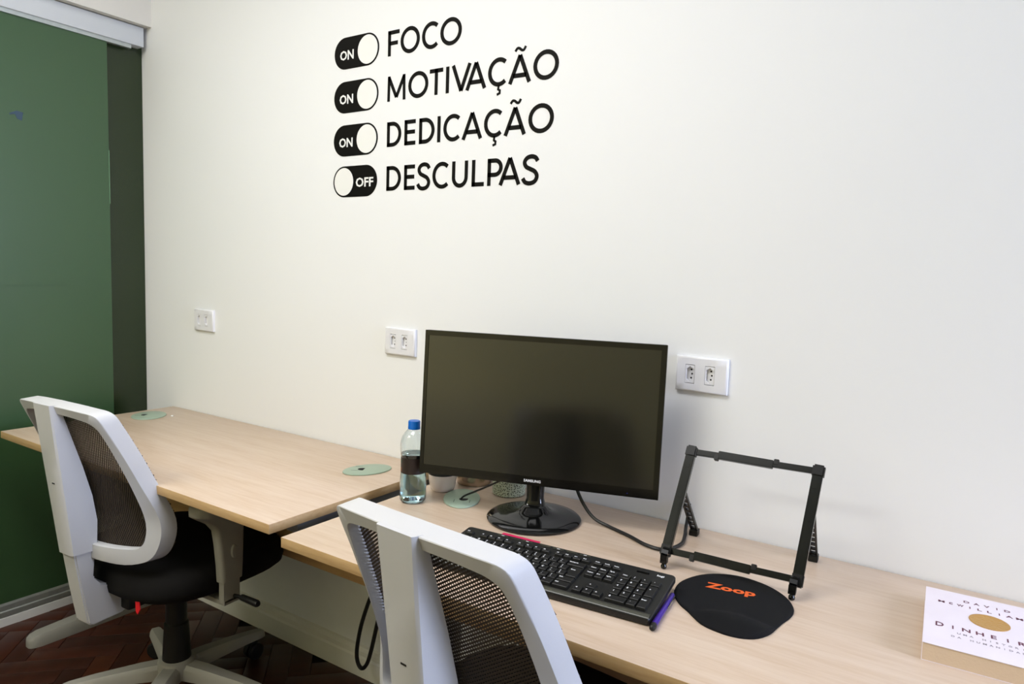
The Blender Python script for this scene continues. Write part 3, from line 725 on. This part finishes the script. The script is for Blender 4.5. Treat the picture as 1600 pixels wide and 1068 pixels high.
X0 = .0105; V0 = .0285; vs_ = [V0+i*.0188 for i in range(5)]; VF = V0+5*.0188+.0035
row(X0, vs_[4], [("'|\"", 1), ('!|1', 1), ('@|2', 1), ('#|3', 1), ('$|4', 1), ('%|5', 1), ('^|6', 1), ('&|7', 1), ('*|8', 1), ('(|9', 1), (')|0', 1), ('_|-', 1), ('+|=', 1), ('Backspace', 2)])
row(X0, vs_[3], [('Tab', 1.5)]+[(c, 1) for c in 'QWERTYUIOP']+[('`|´', 1), ('{|[', 1)])
row(X0, vs_[2], [('Caps', 1.75)]+[(c, 1) for c in 'ASDFGHJKLÇ']+[('^|~', 1), ('}|]', 1)])
key(X0+13.75*PT, (vs_[2]+vs_[3])/2, 1.25*PT, PT+.0188, 'Enter')
row(X0, vs_[1], [('Shift', 1.25), ('||\\'[0:1] and '\\', 1)]+[(c, 1) for c in 'ZXCVBNM']+[('<|,', 1), ('>|.', 1), (':|;', 1), ('?|/', 1), ('Shift', 1.75)])
row(X0, vs_[0], [('Ctrl', 1.25), ('Win', 1.25), ('Alt', 1.25), ('', 5.75), ('AltGr', 1.25), ('Win', 1.25), ('Fn', 1.25), ('Ctrl', 1.75)])
FH = .0125
row(X0, VF, [('Esc', 1), (None, .9)]+[('F%d' % i, 1) for i in (1, 2, 3, 4)]+[(None, .55)]+[('F%d' % i, 1) for i in (5, 6, 7, 8)]+[(None, .55)]+[('F%d' % i, 1) for i in (9, 10, 11, 12)], FH)
XN = X0+15*PT+.0065
row(XN, VF, [('PrtSc', 1), ('ScrLk', 1), ('Pause', 1)], FH)
row(XN, vs_[4], [('Insert', 1), ('Home', 1), ('PgUp', 1)]); row(XN, vs_[3], [('Delete', 1), ('End', 1), ('PgDn', 1)])
row(XN+PT, vs_[1], [('^', 1)]); row(XN, vs_[0], [('<', 1), ('v', 1), ('>', 1)])
XP = XN+3*PT+.0065
row(XP, vs_[4], [('Num', 1), ('/', 1), ('*', 1), ('-', 1)])
for r_, s3 in ((3, '789'), (2, '456'), (1, '123')): row(XP, vs_[r_], [(c, 1) for c in s3])
row(XP, vs_[0], [('0', 2), ('.', 1)])
key(XP+3*PT, (vs_[3]+vs_[2])/2, PT, PT+.0188, '+'); key(XP+3*PT, (vs_[1]+vs_[0])/2, PT, PT+.0188, 'Enter')
for k in range(7):
    u = .075+k*.0285+(.012 if k > 2 else 0)
    part('media_button', MB().box(u, u+.022, KD-.0085, KD-.0055, -.0008, .0007), M['lip'], kb, smooth=False)
    if k % 2 == 0: part('media_mark', MB().box(u+.008, u+.014, KD-.0078, KD-.0062, .0007, .0009), M['ink'], kb, smooth=False)
part('brand_mark', text_mb('logi', .0130, .0072, .0003, bold=.025), M['ink'], kb, (KW-.025, KD-.0145, -.0004), smooth=False, label='white lettering logi')
part('indicator_window', MB().prism(rrect(KW-.070, KW-.046, KD-.0185, KD-.0135, .002), 'z', -.0006, .0001), M['gloss'], kb, smooth=False)

# pen beside the keyboard
pn = thing('stylus_pen', 'purple metallic stylus pen with black tip against the keyboard side', 'pen', (2.3893, -.5215, DZ+.0056), (0, 0, .125))
cyl = lambda prof, n=16: MB().add([(x_, z_, y_) for x_, y_, z_ in MB().lathe(prof, n).v], MB().lathe(prof, n).f)
part('barrel', cyl([(.0048, .012), (.0050, .014), (.0050, .135), (.0040, .138)]), M['purple'], pn)
part('rubber_tip', cyl([(.0025, -.002), (.0048, 0), (.0054, .004), (.0054, .011), (.0050, .013)]), M['black'], pn, label='black rubber tip')
part('clip', MB().box(.0052, .0064, .082, .130, -.0014, .0014).box(.003, .0064, .126, .132, -.0016, .0016), M['chrome'], pn, smooth=False, label='chrome clip')
# crimson card under the keyboard
cd = thing('business_card', 'crimson printed card lying between keyboard and monitor foot', 'card', (2.006, -.336, DZ+.0003), (0, 0, .05))
part('card', MB().box(-.046, .046, -.026, .026, 0, .0004), M['pink'], cd, smooth=False)
cb = MB()
for u, w in ((.006, .012), (.022, .003), (.027, .006), (.035, .007), (-.02, .018)): cb.box(u, u+w, -.004 if w > .01 else .004, .010 if w < .01 else .006, .0004, .00055)
part('print', cb, M['ink'], cd, smooth=False)

# ================================================================== LAPTOP STAND
st = thing('laptop_stand', 'dark foldable laptop stand frame standing open beside the mouse pad', 'laptop stand', (2.431, -.248, DZ), (0, 0, .062))
sr = {'d': Vector((.052, .505, .8615)), 'n': Vector((0, -.862, .506))}
B0 = Vector((0, .0, .027)); RL = .213
def P_(x, s, nn=0): return Vector((x, 0, 0))+B0+sr['d']*s+sr['n']*nn
HW = .1225
for s in (-1, 1):
    x = s*HW
    rl = part('side_rail', MB().beam(P_(x, .012), P_(x, RL-.006), .0190, .0115, sr['n']), M['stand'], st, bev=.0012)
    part('channel', MB().beam(P_(x, .018, .0052), P_(x, .105, .0052), .0110, .0022, sr['n']), M['stand'], rl, bev=.0006)
    for q in (.112, .176): part('detent', MB().beam(P_(x, q, .0050), P_(x, q+.013, .0050), .0100, .0026, sr['n']), M['stand'], rl, bev=.0008)
    part('top_joint', MB().beam(P_(x, RL-.012), P_(x, RL+.012), .0225, .0170, sr['n']), M['sjoint'], st, bev=.003)
    part('bottom_joint', MB().beam(P_(x, -.008), P_(x, .016), .0205, .0150, sr['n']), M['sjoint'], st, bev=.002)
    hk = [P_(x-s*.004, .004, .006), P_(x-s*.004, .000, .016), P_(x-s*.004, -.008, .018), P_(x-s*.004, -.0165, .013), P_(x-s*.004, -.0215, .009)]
    hm = MB()
    for a, b in zip(hk, hk[1:]): hm.beam(a, b, .013, .011, sr['n'])
    part('hook', hm, M['sjoint'], st)
    part('hook_pad', MB().lathe([(.003, 0), (.0055, .002), (.0060, .006), (.004, .010)], 14, (hk[-1].x, hk[-1].y, .0002)), M['gloss'], st)
    # folding rear leg, ladder with notches
    a = P_(x+s*.001, .128, -.010); b = Vector((x+s*.001+.004, .203, .010)); dr = (b-a).normalized(); side = Vector((1, 0, 0)); nrm = dr.cross(side)
    lm = MB()
    for q in (-1, 1): lm.beam(a+side*q*.0062, b+side*q*.0062, .0036, .006, nrm)
    Lr = (b-a).length
    for k in range(8): lm.beam(a+dr*(Lr*(.10+k*.118))-side*.006, a+dr*(Lr*(.10+k*.118))+side*.006, .0065, .0055, nrm)
    rlg = part('rear_leg', lm, M['sjoint'], st)
    part('leg_shoe', MB().box(x+s*.001-.0055, x+s*.001+.0135, .190, .212, 0, .014, .002), M['sjoint'], rlg)
    part('hinge_plate', MB().beam(P_(x, .108, -.008), P_(x, .172, -.008), .010, .006, sr['n']), M['sjoint'], rlg, bev=.001)
for s0, zz in ((RL, 'top'), (.004, 'bottom')):
    cr_ = part('cross_bar', MB().beam(P_(-HW+.008, s0), P_(HW-.008, s0), .0125, .007, sr['n']), M['stand'], st, bev=.001)
    part('sleeve', MB().beam(P_(-HW+.055, s0+.001, .001), P_(.040, s0-.001, .001), .0165, .0095, sr['n']), M['stand'], cr_, bev=.001)
    part('stop', MB().beam(P_(-HW+.048, s0-.004), P_(-HW+.057, s0-.004), .013, .010, sr['n']), M['sjoint'], cr_, bev=.001)
    part('stop', MB().beam(P_(.040, s0+.005), P_(.050, s0+.005), .011, .010, sr['n']), M['sjoint'], cr_, bev=.001)

# ================================================================== MOUSE PAD
pp = [(2.3664, -.3599), (2.3624, -.3213), (2.372, -.2832), (2.3921, -.2506), (2.4203, -.2297), (2.4519, -.2209), (2.4904, -.2271), (2.5228, -.2439), (2.5473, -.2696), (2.5628, -.3045), (2.5628, -.3355), (2.5572, -.3612), (2.5531, -.3851), (2.5486, -.4127), (2.5365, -.439), (2.5185, -.4534), (2.4952, -.4595), (2.4689, -.4574), (2.4466, -.4498), (2.4279, -.4344), (2.4124, -.4198), (2.395, -.4058), (2.3784, -.3853)]
PC = Vector((2.470, -.340))
out = [p-PC for p in crom([Vector(p) for p in pp], 3, True)]
mp_t = thing('mouse_pad', 'black mouse pad with wrist rest and orange lettering', 'mouse pad', (PC.x, PC.y, DZ))
mb = MB(); vs = []; fs = []; n = len(out); rr = [1, 1, .985, .93, .84, .74, .62, .48, .32, .15]
def padz(p):
    d = sqrt(((p.x-.028)/.075)**2+((p.y+.078)/.036)**2)
    return .0038+.0115*max(0, 1-d*d)**1.2
for k, r in enumerate(rr):
    for p in out:
        q = p*r; vs.append((q.x, q.y, 0 if k == 0 else (.0026 if k == 1 else padz(q))))
for k in range(len(rr)-1):
    for i in range(n): fs.append((k*n+i, k*n+(i+1) % n, (k+1)*n+(i+1) % n, (k+1)*n+i))
fs += [tuple(range(n))[::-1], tuple(range((len(rr)-1)*n, len(rr)*n))]
part('pad', mb.add(vs, fs), M['pad'], mp_t, angle=60)
part('lettering', text_mb('Zoop', .088, .0310, .0004, bold=.035), M['orange'], mp_t, (-.020, .044, .0037), (0, 0, .17), smooth=False, label='orange lettering Zoop')

# ================================================================== BOOK
bk = thing('book', 'thick white paperback with a gold coin on its cover', 'book', (2.7565, -.3470, DZ), (0, 0, .03))
BW, BD, BT = .160, .236, .0285
part('pages', MB().box(.001, BW-.0015, .001, BD-.001, .0006, BT-.0008), M['pages'], bk, smooth=False, label='cream page block')
part('cover', MB().box(0, BW, 0, BD, 0, .0006).box(0, BW, 0, BD, BT-.0008, BT).box(BW-.0012, BW, 0, BD, 0, BT), M['cover'], bk, smooth=False)
def spaced(s, x, y, w, h, m, pitch):
    mb = MB()
    for i, c in enumerate(s):
        if c != ' ':
            g = text_geo(c)[2]; hh = h*(1.3 if i == 0 and h > .01 else 1)
            text_mb(c, min(w, w*(g[1]-g[0])/.62), hh, .00025, mb, x+i*pitch, y, bold=.018)
    part('print', mb, m, bk, (0, 0, BT), smooth=False)
spaced('DAVID', .061, .203, .0085, .0085, M['maroon'], .0145)
spaced('McWILLIAMS', .024, .181, .0095, .0085, M['maroon'], .0138)
spaced('DINHEIRO', .022, .082, .0115, .0125, M['maroon'], .0181)
spaced('UMA HISTÓRIA', .048, .063, .0050, .0055, M['greyink'], .0083)
spaced('DA HUMANIDADE', .040, .048, .0050, .0055, M['greyink'], .0083)
part('coin', MB().lathe([(.0285, 0), (.0285, .0006), (.0270, .0009), (.0255, .0006), (.002, .0007)], 40, (.091, .1365, BT)), M['gold'], bk, label='gold coin printed in relief')
part('bookmark', MB().box(.100, .128, BD-.03, BD+.016, BT*.55, BT*.55+.0004), M['paper'], bk, smooth=False, label='white paper bookmark')

# ================================================================== BOTTLE AND CUPS
bo = thing('water_bottle', 'clear plastic water bottle with blue cap left of the monitor', 'bottle', (1.6600, -.2750, DZ))
pr_ = [(.020, .004), (.026, .0008), (.0305, .003), (.0328, .008), (.0330, .020), (.0322, .030), (.0330, .040), (.0325, .055), (.0312, .068), (.0305, .074), (.0305, .1125), (.0315, .119), (.0328, .128), (.0330, .140), (.0318, .152), (.0282, .164), (.0215, .174), (.0150, .181), (.0142, .184), (.0142, .198)]
inn = [(r-.0006, z) for r, z in pr_[::-1][:-2]]+[(.026, .0035), (.018, .0052)]
shell = MB().lathe(pr_+inn, 40, cap=False)
n_ = 40; k_ = len(pr_)+len(inn)
shell.f += [tuple(range(n_))[::-1], tuple(range((k_-1)*n_, k_*n_))]
part('bottle_body', shell, M['pet'], bo, angle=60)
wt = [(.017, .0056), (.0257, .004)]+[(r-.0009, z) for r, z in pr_[3:12]]+[(.0308, .121), (.003, .121)]
part('water', MB().lathe(wt, 40), M['water'], bo, angle=60)
part('cap', MB().lathe([(.0138, .181), (.0152, .1815), (.0152, .186), (.0148, .187), (.0148, .199), (.0138, .2015), (.002, .202)], 40), M['cap'], bo, angle=40)
lb = part('label', MB().lathe([(.0307, .0740), (.0309, .0740), (.0309, .1122), (.0307, .1122)], 40, cap=False), M['label'], bo, angle=60, label='dark brown paper label')
def on_cyl(body, a_c, z_c, w, h, r, rot=False):
    vs, fs, (x0, x1, y0, y1) = text_geo(body); V = []
    for v in vs:
        p, q = (v[0]-x0)/(x1-x0)-.5, (v[1]-y0)/(y1-y0)-.5
        if rot: p, q = -q, p
        a = a_c+p*w/r; V.append((r*cos(a), r*sin(a), z_c+q*h))
    return MB().add(V, fs)
part('label_print', on_cyl('90', radians(-118), .083, .006, .010, .0311, True), M['lorange'], lb, smooth=False)
bars = MB()
for k in range(3): bars.add(*(lambda a: ([(.0311*cos(a+d), .0311*sin(a+d), z) for d, z in ((0, .100), (.05, .100), (.05, .108), (0, .108))], [(0, 1, 2, 3)]))(radians(-128+k*7)))
part('label_band', bars, M['lgreen'], lb, smooth=False)

def cup(name, prof, m, label, loc, wall=.002, n=40):
    t_ = thing(name, label, 'cup', loc)
    inner = [(max(r-wall, .001), z) for r, z in prof[::-1] if z > .006]+[(.001, .006)]
    mb = MB().lathe(prof+inner, n); part('cup_body', mb, m, t_, angle=50); return t_
c1 = cup('ceramic_mug', [(.002, 0), (.027, 0), (.030, .002), (.0335, .012), (.0365, .030), (.0375, .044), (.0380, .070), (.0372, .0715)], M['ceram'], 'white ceramic mug with dark rim band beside the bottle', (1.6585, -.157, DZ))
part('rim_band', MB().lathe([(.0376, .0440), (.0379, .0440), (.0384, .0715), (.0378, .0720)], 40, cap=False), M['black'], c1, angle=60, label='black band round the rim')
cup('steel_tumbler', [(.002, 0), (.044, 0), (.0465, .002), (.0468, .010), (.0468, .094), (.0460, .096)], M['steel'], 'brushed steel tumbler behind the desk grommet', (1.684, -.0525, DZ))
cup('speckled_pot', [(.002, 0), (.0395, 0), (.0425, .002), (.0430, .008), (.0430, .086), (.0422, .088)], M['speck'], 'pale green pot with black speckles behind the monitor', (1.8105, -.0715, DZ))
# small scrap on the far desk
tag(part('paper_scrap', MB().lathe([(.002, 0), (.006, .0006), (.0065, .0025), (.004, .0045), (.0008, .005)], 9, (0, 0, 0), 1, .7), M['paper'], None, (.3423, -.1143, DZ)), 'tiny white paper scrap beside the far desk grommet', 'scrap')
# cord hanging under the front desk
tag(part('hanging_cord', MB().tube([tuple(p) for p in crom([(1.44, -.10, .62), (1.395, -.085, .46), (1.345, -.08, .352), (1.318, -.08, .29), (1.291, -.08, .211), (1.2765, -.08, .135), (1.281, -.08, .097), (1.299, -.08, .083), (1.320, -.08, .105), (1.336, -.08, .150), (1.355, -.08, .225), (1.40, -.09, .38), (1.45, -.10, .62)], 6)], .0062, 8), M['cable'], None), 'black cord hanging in a loop against the wall under the desks', 'cord')

# ================================================================== OUTSIDE THE FRAME: ceiling lamp, added rear lamp, and the cabinet mirrored in the screen
for lx, ly, hl, lb_ in ((1.45, -1.25, .9, 'long white rectangular ceiling lamp above the desk chairs'), (.75, -2.5, .62, 'shorter ceiling lamp panel, unseen, added to brighten the opposite wall')):
  cl = thing('ceiling_lamp', lb_, 'lamp', (lx, ly, CH), group='ceiling lamps')
  for bx in ((-hl, hl, -.32, -.29), (-hl, hl, .29, .32), (-hl, -hl+.03, -.29, .29), (hl-.03, hl, -.29, .29)): part('lamp_frame', MB().box(bx[0], bx[1], bx[2], bx[3], -.05, 0), M['lamp'], cl, smooth=False)
  part('diffuser', MB().box(-hl+.03, hl-.03, -.29, .29, -.045, -.02), M['diff'], cl, smooth=False)
cb_ = thing('low_cabinet', 'low beige cabinet against the opposite wall', 'cabinet', (1.42, FY+.005, 0))
part('carcass', MB().box(-.62, .62, 0, .38, .0, .80, .002), M['beige'], cb_)
for q in (-1, 1):
    dr_ = part('door', MB().box(min(q*.006, q*.61), max(q*.006, q*.61), .381, .399, .05, .785, .002), M['beige'], cb_)
    part('handle', MB().box(q*.03-.006, q*.03+.006, .399, .420, .50, .62, .002), M['alu'], dr_)
